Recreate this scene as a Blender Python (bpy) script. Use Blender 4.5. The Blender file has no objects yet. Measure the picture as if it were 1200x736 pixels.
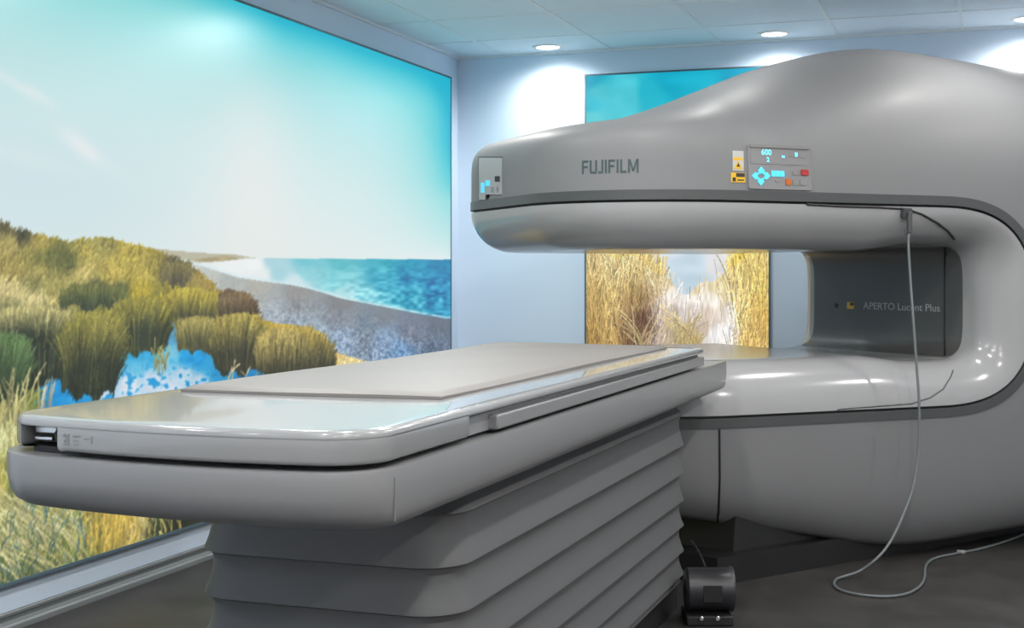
import bpy, math, random
import numpy as np
from mathutils import Vector, Matrix
from mathutils.bvhtree import BVHTree

random.seed(7)
RNG = np.random.default_rng(11)
SC = bpy.context.scene
COL = SC.collection

# ------------------------------------------------------------------ camera
EYE = 1.13
F = 1594.0
HY = 322.0
YAW = math.atan(565.0 / F)
CT, ST = math.cos(YAW), math.sin(YAW)
cam_d = bpy.data.cameras.new('camera')
cam = bpy.data.objects.new('camera', cam_d)
COL.objects.link(cam)
cam.location = (0, 0, EYE)
cam.rotation_euler = (math.radians(90), 0, YAW)
cam_d.sensor_width = 36.0
cam_d.lens = 36.0 * F / 1200.0
cam_d.shift_y = (HY - 368.0) / 1200.0
cam_d.clip_start = 0.05
SC.camera = cam
CAM = Vector((0, 0, EYE))


def ray(px, py):
    u = (px - 600.0) / F
    v = (HY - py) / F
    return Vector((-ST + u * CT, CT + u * ST, v))      # depth 1


def on_floor(px, py, z=0.0):
    d = ray(px, py)
    return CAM + d * ((z - EYE) / d.z)


# ------------------------------------------------------------------ helpers
def srgb(r, g, b):
    out = []
    for c in (r, g, b):
        c = c / 255.0
        out.append(c / 12.92 if c <= 0.04045 else ((c + 0.055) / 1.055) ** 2.4)
    return tuple(out)


def material(name, col, rough=0.5, spec=0.5, coat=0.0, metal=0.0, emit=None, estr=0.0, noise=None, bump=0.0, bscale=60.0, coat_rough=0.08):
    m = bpy.data.materials.new(name)
    m.use_nodes = True
    nt = m.node_tree
    b = nt.nodes['Principled BSDF']
    b.inputs['Base Color'].default_value = (*col, 1)
    b.inputs['Roughness'].default_value = rough
    b.inputs['Specular IOR Level'].default_value = spec
    b.inputs['Coat Weight'].default_value = coat
    b.inputs['Coat Roughness'].default_value = coat_rough
    b.inputs['Metallic'].default_value = metal
    if emit:
        b.inputs['Emission Color'].default_value = (*emit, 1)
        b.inputs['Emission Strength'].default_value = estr
    tc = nt.nodes.new('ShaderNodeTexCoord')
    if noise:
        col2, scale, lo, hi = noise
        n = nt.nodes.new('ShaderNodeTexNoise')
        n.inputs['Scale'].default_value = scale
        n.inputs['Detail'].default_value = 6
        nt.links.new(tc.outputs['Object'], n.inputs['Vector'])
        r = nt.nodes.new('ShaderNodeValToRGB')
        r.color_ramp.elements[0].position = lo
        r.color_ramp.elements[1].position = hi
        r.color_ramp.elements[0].color = (*col, 1)
        r.color_ramp.elements[1].color = (*col2, 1)
        nt.links.new(n.outputs['Fac'], r.inputs['Fac'])
        nt.links.new(r.outputs['Color'], b.inputs['Base Color'])
    if bump:
        n = nt.nodes.new('ShaderNodeTexNoise')
        n.inputs['Scale'].default_value = bscale
        n.inputs['Detail'].default_value = 3
        nt.links.new(tc.outputs['Object'], n.inputs['Vector'])
        bp = nt.nodes.new('ShaderNodeBump')
        bp.inputs['Strength'].default_value = bump
        bp.inputs['Distance'].default_value = 0.004
        nt.links.new(n.outputs['Fac'], bp.inputs['Height'])
        nt.links.new(bp.outputs['Normal'], b.inputs['Normal'])
    return m


class MB:
    """collects vertices and faces for one mesh object"""

    def __init__(self):
        self.v, self.f = [], []

    def add(self, vs, fs):
        o = len(self.v)
        self.v += [tuple(p) for p in vs]
        self.f += [tuple(i + o for i in f) for f in fs]
        return self

    def box(self, x0, x1, y0, y1, z0, z1):
        vs = [(x, y, z) for z in (z0, z1) for y in (y0, y1) for x in (x0, x1)]
        return self.add(vs, [(0, 2, 3, 1), (4, 5, 7, 6), (0, 1, 5, 4), (2, 6, 7, 3), (0, 4, 6, 2), (1, 3, 7, 5)])

    def loft(self, rings, closed=True, cap0=False, cap1=False):
        n = len(rings[0])
        vs = [p for r in rings for p in r]
        fs = []
        for j in range(len(rings) - 1):
            for i in range(n if closed else n - 1):
                a, b = j * n + i, j * n + (i + 1) % n
                fs.append((a, b, b + n, a + n))
        if cap0:
            fs.append(tuple(range(n - 1, -1, -1)))
        if cap1:
            o = (len(rings) - 1) * n
            fs.append(tuple(range(o, o + n)))
        return self.add(vs, fs)

    def tube(self, pts, r, seg=10, rs=None):
        pts = [Vector(p) for p in pts]
        rings = []
        up = None
        for i, p in enumerate(pts):
            t = (pts[min(i + 1, len(pts) - 1)] - pts[max(i - 1, 0)]).normalized()
            if up is None:
                up = t.orthogonal().normalized()
            up = (up - t * up.dot(t)).normalized()
            w = t.cross(up)
            rr = rs[i] if rs else r
            rings.append([p + (up * math.cos(q) + w * math.sin(q)) * rr for q in [2 * math.pi * k / seg for k in range(seg)]])
        return self.loft(rings, True, True, True)

    def cyl(self, c, axis, r, h, seg=24, r2=None, bevel=0.0):
        axis = Vector(axis).normalized()
        u = axis.orthogonal().normalized()
        w = axis.cross(u)
        c = Vector(c)
        r2 = r if r2 is None else r2
        prof = [(0, r), (h, r2)] if not bevel else [(0, r - bevel), (bevel, r), (h - bevel, r2), (h, r2 - bevel)]
        rings = [[c + axis * z + (u * math.cos(q) + w * math.sin(q)) * rr for q in [2 * math.pi * k / seg for k in range(seg)]] for z, rr in prof]
        return self.loft(rings, True, True, True)

    def build(self, name, mat, parent=None, smooth=40, bevel=0.0):
        me = bpy.data.meshes.new(name)
        off = Vector((0, 0, 0))
        if parent is not None:
            off = WLOC.get(parent.name, Vector((0, 0, 0)))
        me.from_pydata([tuple(Vector(p) - off) for p in self.v], [], self.f)
        me.validate()
        # consistent outward normals
        import bmesh
        bm = bmesh.new()
        bm.from_mesh(me)
        bmesh.ops.remove_doubles(bm, verts=bm.verts, dist=1e-5)
        bmesh.ops.recalc_face_normals(bm, faces=bm.faces)
        bm.to_mesh(me)
        bm.free()
        me.materials.append(mat)
        if smooth:
            me.polygons.foreach_set('use_smooth', [True] * len(me.polygons))
            me.set_sharp_from_angle(angle=math.radians(smooth))
        o = bpy.data.objects.new(name, me)
        COL.objects.link(o)
        if parent is not None:
            o.parent = parent
            WLOC[o.name] = off
        if bevel:
            md = o.modifiers.new('bevel', 'BEVEL')
            md.width = bevel
            md.segments = 3
            md.limit_method = 'ANGLE'
        return o


WLOC = {}


def tag(o, label=None, cat=None, group=None, kind=None):
    if label: o['label'] = label
    if cat: o['category'] = cat
    if group: o['group'] = group
    if kind: o['kind'] = kind
    return o


def empty(name, loc, label=None, cat=None, group=None):
    o = bpy.data.objects.new(name, None)
    COL.objects.link(o)
    o.location = loc
    o.empty_display_size = 0.1
    WLOC[o.name] = Vector(loc)
    return tag(o, label, cat, group)


def rounded_rect(x0, x1, y0, y1, r, z, seg=8, bow=0.0):
    """counter-clockwise rounded rectangle; bow pushes the y0 side outwards in its middle"""
    pts = []
    for cx, cy, a0 in ((x1 - r, y1 - r, 0), (x0 + r, y1 - r, 90), (x0 + r, y0 + r, 180), (x1 - r, y0 + r, 270)):
        for k in range(seg + 1):
            a = math.radians(a0 + 90.0 * k / seg)
            pts.append([cx + r * math.cos(a), cy + r * math.sin(a)])
        if a0 == 180:
            for k in range(1, 12):
                pts.append([x0 + r + (x1 - x0 - 2 * r) * k / 12.0, y0])
    if bow:
        for p in pts:
            s = (p[0] - x0) / (x1 - x0)
            wgt = max(0.0, 1 - (p[1] - y0) / 0.5)
            p[1] -= bow * 4 * s * (1 - s) * wgt
    return [(p[0], p[1], z) for p in pts]


# ------------------------------------------------------------------ materials
M = {}
M['shell'] = material('grey white shell plastic', (0.163, 0.166, 0.172), 0.56, 0.35, coat=0.02, coat_rough=0.26)
M['cover'] = material('pale inner cover plastic', (0.285, 0.288, 0.295), 0.18, 0.42, coat=0.0, coat_rough=0.08)
M['stripe'] = material('charcoal trim', (0.052, 0.056, 0.058), 0.4)
M['black'] = material('black rubber', (0.008, 0.008, 0.009), 0.6)
M['panel'] = material('brushed graphite panel', (0.085, 0.083, 0.082), 0.40, 0.4, coat=0.06, coat_rough=0.1)
M['white'] = material('white gelcoat', (0.255, 0.26, 0.265), 0.2, 0.5, coat=0.6, coat_rough=0.04)
M['frame'] = material('white frame plastic', (0.190, 0.192, 0.197), 0.35, 0.5, coat=0.2, coat_rough=0.15)
M['pad'] = material('grey vinyl pad', (0.180, 0.170, 0.163), 0.5, 0.4, bump=0.15, bscale=180)
M['bellows'] = material('grey bellows fabric', (0.108, 0.110, 0.113), 0.5, 0.35)
M['base'] = material('black base metal', (0.012, 0.012, 0.013), 0.5)
M['plinth'] = material('black plinth paint', (0.010, 0.010, 0.011), 0.45)
M['wall'] = material('painted wall', (0.70, 0.82, 0.96), 0.6, 0.3, bump=0.05, bscale=250)
M['dimwall'] = material('painted wall grey', (0.74, 0.74, 0.76), 0.6, 0.3)
M['skirt'] = material('skirting', (0.16, 0.175, 0.18), 0.35, 0.5)
M['tile'] = material('ceiling tile', (0.80, 0.89, 0.97), 0.8, 0.2, noise=((0.83, 0.915, 0.985), 90.0, 0.35, 0.65), bump=0.08, bscale=220)
M['grid'] = material('ceiling grid bar', (0.80, 0.86, 0.90), 0.5)
M['floor'] = material('mottled vinyl floor', (0.028, 0.027, 0.0255), 0.42, 0.4, noise=((0.046, 0.044, 0.041), 5.0, 0.35, 0.7), bump=0.04, bscale=30)
M['metal'] = material('brushed metal', (0.6, 0.6, 0.6), 0.3, metal=1.0)
M['alu'] = material('picture frame aluminium', (0.10, 0.16, 0.20), 0.4)
M['cable'] = material('grey cable', (0.12, 0.135, 0.14), 0.4)
M['logo'] = material('grey green logo print', (0.035, 0.06, 0.062), 0.4)
M['text'] = material('silver print', (0.36, 0.37, 0.38), 0.4)
M['screen'] = material('panel face plastic', (0.20, 0.20, 0.205), 0.25, 0.5)
M['cyan'] = material('lit cyan symbol', (0.05, 0.4, 0.6), 0.4, emit=srgb(70, 190, 225), estr=0.6)
M['ltcyan'] = material('lit pale cyan digits', (0.05, 0.4, 0.6), 0.4, emit=srgb(140, 225, 235), estr=0.66)
M['red'] = material('red button', (0.32, 0.02, 0.02), 0.35)
M['orange'] = material('orange button', (0.42, 0.10, 0.01), 0.35)
M['greybtn'] = material('grey button', (0.17, 0.17, 0.17), 0.4)
M['yellow'] = material('yellow sticker', (0.62, 0.36, 0.01), 0.4)
M['paper'] = material('white sticker', (0.42, 0.42, 0.40), 0.5)
M['black_print'] = material('black print', (0.012, 0.012, 0.012), 0.5)
M['diffuser'] = material('lamp diffuser', (0.9, 0.9, 0.9), 0.5, emit=(1.0, 0.97, 0.92), estr=6.0)
M['lamp_trim'] = material('lamp trim white', (0.8, 0.8, 0.8), 0.4)
M['dark_plastic'] = material('dark pedal plastic', (0.022, 0.022, 0.026), 0.35, 0.5, bump=0.1)
M['socket'] = material('grey socket plastic', (0.22, 0.21, 0.19), 0.4)


def picture_material(name, strength):
    m = bpy.data.materials.new(name)
    m.use_nodes = True
    nt = m.node_tree
    b = nt.nodes['Principled BSDF']
    at = nt.nodes.new('ShaderNodeAttribute')
    at.attribute_name = 'print'
    b.inputs['Base Color'].default_value = (0.02, 0.02, 0.02, 1)
    b.inputs['Roughness'].default_value = 0.33
    b.inputs['Specular IOR Level'].default_value = 0.25
    nt.links.new(at.outputs['Color'], b.inputs['Emission Color'])
    b.inputs['Emission Strength'].default_value = strength
    return m


# ------------------------------------------------------------------ room shell
LX, BY, CZ = -2.96, 7.40, 2.40
RX, FY = 2.9, -1.4


def structure(name, mb, mat, **kw):
    return tag(mb.build(name, mat, **kw), kind='structure')


structure('floor', MB().box(LX - .1, RX + .1, FY - .1, BY + .1, -0.1, 0.0), M['floor'])
structure('ceiling', MB().box(LX - .1, RX + .1, FY - .1, BY + .1, CZ, CZ + .1), M['tile'])
structure('wall_left', MB().box(LX - .1, LX, FY - .1, BY + .1, 0, CZ), M['wall'])
structure('wall_back', MB().box(LX, RX, BY, BY + .1, 0, CZ), M['wall'])
structure('wall_right', MB().box(RX, RX + .1, FY - .1, BY + .1, 0, CZ), M['dimwall'])
structure('wall_front', MB().box(LX, RX, FY - .1, FY, 0, CZ), M['dimwall'])

# ceiling grid bars
g = MB()
x = -0.155
while x > LX: x -= 0.625
x += 0.625
while x < RX:
    g.box(x - .009, x + .009, FY, BY, CZ - .004, CZ + .002)
    x += 0.625
y = 6.90
while y > FY:
    g.box(LX, RX, y - .006, y + .006, CZ - .003, CZ + .002)
    y -= 0.625
structure('trim_1', g, M['grid'], smooth=0)
# shadow-gap angle along the walls
g = MB()
g.box(LX, LX + .02, FY, BY, CZ - .012, CZ)
g.box(LX, RX, BY - .02, BY, CZ - .012, CZ)
structure('trim_2', g, M['grid'], smooth=0)

# skirting: rounded upper bead, flat band, coved foot
prof = [(0, .058), (.008, .058), (.012, .054), (.012, .046), (.007, .040), (.006, .030), (.010, .024), (.020, .022), (.026, .016), (.028, .008), (.028, 0), (0, 0)]
g = MB()
g.loft([[(LX + a, yy, b) for a, b in prof] for yy in (FY, BY)], True, True, True)
structure('baseboard_left', g, M['skirt'], smooth=30)
g = MB()
g.loft([[(xx, BY - a, b) for a, b in prof] for xx in (LX, RX)], True, True, True)
structure('baseboard_back', g, M['skirt'], smooth=30)

# ------------------------------------------------------------------ painted prints (numpy)


def lin(c):
    c = np.clip(c, 0, 255) / 255.0
    return np.where(c <= 0.04045, c / 12.92, ((c + 0.055) / 1.055) ** 2.4)


def vnoise(shape, cell_r, cell_c, rng):
    h, w = shape
    gh, gw = int(h / cell_r) + 3, int(w / cell_c) + 3
    gr = rng.random((gh, gw))
    r = np.arange(h) / cell_r
    c = np.arange(w) / cell_c
    r0, c0 = r.astype(int), c.astype(int)
    fr, fc = r - r0, c - c0
    fr, fc = fr * fr * (3 - 2 * fr), fc * fc * (3 - 2 * fc)
    a = gr[np.ix_(r0, c0)]
    b = gr[np.ix_(r0, c0 + 1)]
    d = gr[np.ix_(r0 + 1, c0)]
    e = gr[np.ix_(r0 + 1, c0 + 1)]
    return (a * (1 - fc) + b * fc) * (1 - fr[:, None]) + (d * (1 - fc) + e * fc) * fr[:, None] - .5


class Canvas:
    def __init__(self, S, Z):
        self.S, self.Z = S, Z
        self.h, self.w = len(Z), len(S)
        self.img = np.zeros((self.h, self.w, 3))
        self.GS, self.GZ = np.meshgrid(S, Z)

    def field(self, pts, ps, pz, power=2.0, eps=40.0):
        """smooth colour field through control points (s, z, colour)"""
        num = np.zeros((self.h, self.w, 3))
        den = np.zeros((self.h, self.w, 1))
        for s, z, c in pts:
            d2 = ((self.GS - s) * ps) ** 2 + ((self.GZ - z) * pz) ** 2 + eps
            w = (1.0 / d2 ** power)[..., None]
            num += w * np.array(c, float)
            den += w
        return num / den

    def below(self, line):
        s = np.array([p[0] for p in line])
        z = np.array([p[1] for p in line])
        o = np.argsort(s)
        return self.GZ < np.interp(self.S, s[o], z[o])[None, :]

    def inside(self, poly):
        x, y = self.GS, self.GZ
        m = np.zeros(x.shape, bool)
        n = len(poly)
        for i in range(n):
            x0, y0 = poly[i]
            x1, y1 = poly[(i + 1) % n]
            if y0 == y1: continue
            cnd = ((y0 > y) != (y1 > y)) & (x < (x1 - x0) * (y - y0) / (y1 - y0) + x0)
            m ^= cnd
        return m

    def blades(self, s, z, hgt, lean, cols_at, fld, bright, dark_base=.75, tip=1.12, width=1, K=60, tint=None, pw=1.8):
        """draw blades one after another; colour comes from the field, each blade has its own brightness"""
        t = np.linspace(0, 1, K)[None, :]
        P = s[:, None] + lean[:, None] * t ** pw
        Q = z[:, None] + hgt[:, None] * (t - .12 * t * t * np.minimum(1, np.abs(lean / hgt))[:, None])
        c = np.rint(np.interp(P, self.S, np.arange(self.w))).astype(int)
        r = np.rint((Q - self.Z[0]) / (self.Z[1] - self.Z[0])).astype(int)
        # colour sampled part way up the blade
        kk = int(K * cols_at)
        rs = np.clip(r[:, kk], 0, self.h - 1)
        cs = np.clip(c[:, kk], 0, self.w - 1)
        base = fld[rs, cs]
        here = fld[np.clip(r, 0, self.h - 1), np.clip(c, 0, self.w - 1)]
        shade = (dark_base + (tip - dark_base) * t)[..., None]
        colr = (0.45 * here + 0.55 * base[:, None, :]) * shade * bright[:, None, None]
        if tint is not None:
            colr = colr + tint[:, None, :] * t[..., None]
        for off in range(width):
            cc = c + off
            ok = (r >= 0) & (r < self.h) & (cc >= 0) & (cc < self.w)
            if off:
                ok &= (t < .75)
            self.img[r[ok], cc[ok]] = colr[ok]


def picture_object(name, cv, to_world, mat, parent):
    h, w = cv.h, cv.w
    co = np.zeros((h, w, 3))
    to_world(cv, co)
    off = WLOC[parent.name]
    co -= np.array(off)
    idx = np.arange(h * w).reshape(h, w)
    q = np.stack([idx[:-1, :-1], idx[:-1, 1:], idx[1:, 1:], idx[1:, :-1]], -1).reshape(-1, 4)
    me = bpy.data.meshes.new(name)
    me.vertices.add(h * w)
    me.vertices.foreach_set('co', co.reshape(-1).astype(np.float32))
    me.loops.add(q.size)
    me.loops.foreach_set('vertex_index', q.reshape(-1).astype(np.int32))
    me.polygons.add(len(q))
    me.polygons.foreach_set('loop_start', (np.arange(len(q)) * 4).astype(np.int32))
    me.update(calc_edges=True)
    at = me.color_attributes.new('print', 'FLOAT_COLOR', 'POINT')
    rgba = np.ones((h * w, 4), np.float32)
    rgba[:, :3] = lin(cv.img.reshape(-1, 3))
    at.data.foreach_set('color', rgba.reshape(-1))
    me.materials.append(mat)
    o = bpy.data.objects.new(name, me)
    COL.objects.link(o)
    o.parent = parent
    return o


def L(px, py):
    """photo point on the left wall -> (Y, Z)"""
    d = ray(px, py)
    t = (LX + .03) / d.x
    return (d.y * t, EYE + d.z * t)


def Lp(pts):
    out = []
    for p in pts:
        a = L(p[0], p[1])
        out.append((a[0], a[1]) + tuple(p[2:]))
    return out


# ---- left picture: dunes, beach and sea
MY0, MY1, MZ0, MZ1 = 2.3, 7.215, 0.16, 2.252
near = np.linspace(MY0, 3.45, 90, endpoint=False)
# columns a little wider with distance from the entrance end
u = np.linspace(0, 1, 600)
far = 3.45 + (MY1 - 3.45) * (0.62 * u + 0.38 * u * u)
cv = Canvas(np.concatenate([near, far]), np.linspace(MZ0, MZ1, 560))
PS, PZ = 170.0, 290.0

dT = MZ1 - cv.GZ
dR = MY1 - cv.GS
hz = L(400, 300)[1]


def mix(a, b, w):
    return a * (1 - w[..., None]) + np.array(b, float) * w[..., None]


img = np.zeros((cv.h, cv.w, 3)) + np.array((221, 229, 228.))
img = mix(img, (202, 221, 227), np.exp(-(((cv.GS - L(40, 200)[0]) / .9) ** 2 + ((cv.GZ - L(40, 215)[1]) / .34) ** 2)) * .85)
img = mix(img, (184, 218, 221), np.clip(np.exp(-(dT / .62) ** 2) * 1.0, 0, 1))
wlow = np.clip((cv.GZ - hz) / .42, 0, 1) ** .8
img = mix(img, (128, 211, 211), np.clip(np.exp(-(dT / .33) ** 1.6) + np.exp(-(dR / .62) ** 1.3) * wlow * .95, 0, 1))
# brighter veil around the low sun
img = mix(img, (224, 228, 226), np.exp(-((cv.GS - L(298, 150)[0]) / .36) ** 2) * np.clip(1 - np.exp(-(dT / .50) ** 2.5), 0, 1) * .9)
right = np.clip((cv.GS - L(215, 100)[0]) / .75, 0, 1)
img = mix(img, (0, 176, 203), np.clip(np.exp(-(dT / .115) ** 1.3) * (.25 + .75 * right) + np.exp(-(dR / .20) ** 1.2) * np.clip((cv.GZ - L(515, 235)[1]) / .35, 0, 1), 0, 1))
cl = np.zeros((cv.h, cv.w))
for (px, py, sx, sz, ang, amt) in ((92, 168, .10, .035, -.35, .55), (110, 182, .16, .03, -.3, .35), (20, 100, .16, .018, -.28, .45), (50, 112, .07, .014, -.3, .3), (30, 185, .3, .03, -.1, .25)):
    s0, z0 = L(px, py)
    ds, dz = cv.GS - s0, cv.GZ - z0
    a, b = ds * math.cos(ang) + dz * math.sin(ang), -ds * math.sin(ang) + dz * math.cos(ang)
    cl += amt * np.exp(-(a / sx) ** 2 - (b / sz) ** 2)
cl = np.clip(cl * (1 + .8 * vnoise((cv.h, cv.w), 14, 22, RNG)), 0, 1)[..., None]
img = img * (1 - cl) + np.array((226, 229, 231)) * cl
cv.img = img

# headland far away
hl = Lp([(150, 289), (180, 291.5), (230, 296), (277, 298.5), (296, 302), (310, 303), (330, 320)])
m = cv.below(hl) & (cv.GS < L(300, 300)[0])
cv.img[m] = (182, 178, 156)
m2 = cv.below(Lp([(150, 300), (230, 304), (238, 303), (266, 299), (291, 306), (300, 330)])) & (cv.GS < L(294, 300)[0])
cv.img[m2] = np.array((172, 160, 126)) + 30 * vnoise((cv.h, cv.w), 4, 7, RNG)[m2][:, None]
# water
shore_l = [(200, 305), (215, 307), (237, 312), (262, 320), (280, 325.5), (317, 331), (341, 334), (362, 338.5), (381, 344), (400, 350), (441, 358), (482, 366), (523, 373.6)]
horizon = Lp([(150, 308), (230, 308), (262, 306), (292, 302.5), (523, 304.3)])
SEA = [(240, 309, (226, 228, 228)), (270, 315, (230, 233, 233)), (300, 310, (232, 236, 236)), (308, 322, (224, 230, 230)), (318, 306, (165, 205, 215)), (325, 320, (160, 205, 216)), (345, 331, (200, 222, 228)),
       (360, 306, (105, 190, 203)), (360, 318, (135, 202, 213)), (400, 306, (85, 182, 195)), (395, 330, (125, 205, 215)), (450, 306, (45, 165, 185)), (450, 330, (55, 168, 195)), (430, 347, (125, 205, 218)),
       (480, 306, (15, 145, 178)), (515, 306, (0, 125, 170)), (515, 335, (0, 122, 172)), (518, 362, (10, 135, 178)), (480, 350, (60, 172, 198)), (400, 346, (165, 215, 222)), (480, 325, (20, 140, 182))]
sea = cv.field(Lp(SEA), PS, PZ * 1.4, 2.0, 25.0)
n1 = vnoise((cv.h, cv.w), 3, 7, RNG) + .7 * vnoise((cv.h, cv.w), 6, 16, RNG)
amp = np.clip((cv.GS - L(330, 300)[0]) / 1.2, 0, 1)
dep = np.clip((horizon[-1][1] - cv.GZ) / .18, 0, 1)
sea = sea + (n1 * 70 * amp * (.25 + dep))[..., None] * np.array((1.3, .9, .7))
seam_ = cv.below(horizon)
cv.img[seam_] = sea[seam_]
# shingle beach
sl = Lp(shore_l)
bm_ = cv.below(sl)
BEACH = [(225, 318, (188, 186, 184)), (240, 326, (175, 172, 170)), (270, 335, (160, 158, 158)), (300, 340, (162, 155, 150)), (300, 350, (150, 150, 155)), (350, 345, (135, 130, 132)), (350, 358, (128, 130, 140)), (400, 356, (118, 115, 120)), (450, 366, (112, 114, 124)),
         (515, 382, (92, 96, 110)), (280, 365, (158, 162, 172)), (320, 370, (150, 155, 168)), (350, 380, (138, 148, 165)), (400, 372, (122, 125, 138)), (400, 398, (132, 148, 174)), (450, 400, (120, 138, 168)), (470, 415, (100, 132, 172)),
         (515, 405, (88, 98, 120)), (370, 402, (148, 160, 180)), (430, 388, (108, 118, 136)), (480, 385, (105, 108, 125))]
be = cv.field(Lp(BEACH), PS, PZ, 2.0, 60.0)
sp = (vnoise((cv.h, cv.w), 2, 2.2, RNG) + .6 * vnoise((cv.h, cv.w), 4, 4, RNG) + .5 * RNG.uniform(-.5, .5, (cv.h, cv.w)))
fall = np.clip((np.interp(cv.S, [p[0] for p in sl], [p[1] for p in sl])[None, :] - cv.GZ) / .22, 0.12, 1)
be = be * np.array((1.03, 1.07, 1.05)) + 6 + (sp * 85 * fall)[..., None] * np.array((1.0, .95, .85))
cv.img[bm_] = be[bm_]
# foam line along the shore
zs_ = np.interp(cv.S, [p[0] for p in sl], [p[1] for p in sl])[None, :]
fo = np.exp(-((cv.GZ - zs_ - .006) / .007) ** 2) * (cv.GZ > zs_) * (.75 + .6 * vnoise((cv.h, cv.w), 3, 6, RNG))
fo = np.clip(fo, 0, .9)[..., None]
cv.img = cv.img * (1 - fo) + np.array((205, 228, 232)) * fo

# dunes
sil = Lp([(-300, 225), (-120, 245), (0, 263.5), (10, 267), (17, 273), (30, 273), (37, 277), (61, 282), (81, 286.7), (92, 284), (115, 281), (136, 284), (149, 288), (163, 291), (180, 297), (197, 303), (217, 311), (231, 324), (245, 336), (253, 346),
          (257, 347), (268, 343.5), (280, 349), (294, 368), (302, 379), (322, 385), (342, 385), (354, 393), (362, 404), (380, 415.5), (400, 421), (430, 430), (470, 470), (523, 560)])
dune = cv.below(sil)
sandA = Lp([(30, 452), (50, 440), (73, 430), (83, 440), (92, 454), (120, 455), (125, 540), (40, 540), (30, 500)])
sandB = Lp([(112, 466), (124, 441), (129, 417), (156, 410), (185, 413), (192, 365), (198, 362), (206, 385), (208, 410), (237, 410), (248, 418), (254, 430), (266, 436), (300, 432), (320, 440), (330, 520), (112, 530)])
sand = (cv.inside(sandA) | cv.inside(sandB)) & dune
SAND = [(45, 470, (20, 140, 200)), (75, 455, (15, 140, 205)), (100, 470, (25, 150, 210)), (135, 420, (30, 150, 200)), (160, 416, (40, 165, 215)), (182, 420, (40, 165, 215)), (130, 440, (90, 180, 220)), (160, 430, (100, 190, 225)), (120, 460, (205, 220, 235)),
        (150, 450, (222, 228, 238)), (180, 445, (215, 222, 235)), (185, 432, (150, 205, 228)), (195, 370, (120, 160, 185)), (200, 395, (85, 150, 185)), (200, 415, (120, 195, 220)), (220, 418, (5, 150, 215)), (235, 420, (5, 148, 212)), (245, 428, (40, 160, 210)), (215, 440, (190, 215, 230)),
        (235, 450, (200, 215, 230)), (255, 440, (20, 150, 205)), (275, 440, (10, 130, 190)), (295, 442, (5, 125, 185)), (200, 460, (215, 222, 235)), (250, 458, (120, 180, 210))]
sd = cv.field(Lp(SAND), PS, PZ, 2.0, 18.0)
sn = vnoise((cv.h, cv.w), 4, 5, RNG) + .6 * vnoise((cv.h, cv.w), 2, 3, RNG)
wz = cv.field(Lp([(150, 455, (1, 1, 1)), (185, 445, (1, 1, 1)), (215, 445, (1.2, 1, 1)), (240, 455, (1.2, 1, 1)), (120, 460, (1, 1, 1)), (220, 416, (.05, 0, 0)), (60, 470, (0, 0, 0)), (160, 415, (.3, 0, 0)), (290, 442, (.1, 0, 0)), (200, 390, (.3, 0, 0))]), PS, PZ, 2.0, 20.)[..., 0]
pat = np.clip((sn - .12) * 6, 0, 1) * wz
sd = sd * (1 - pat[..., None]) + np.array((15, 140, 200)) * pat[..., None] + (sn * 26)[..., None]
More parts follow.
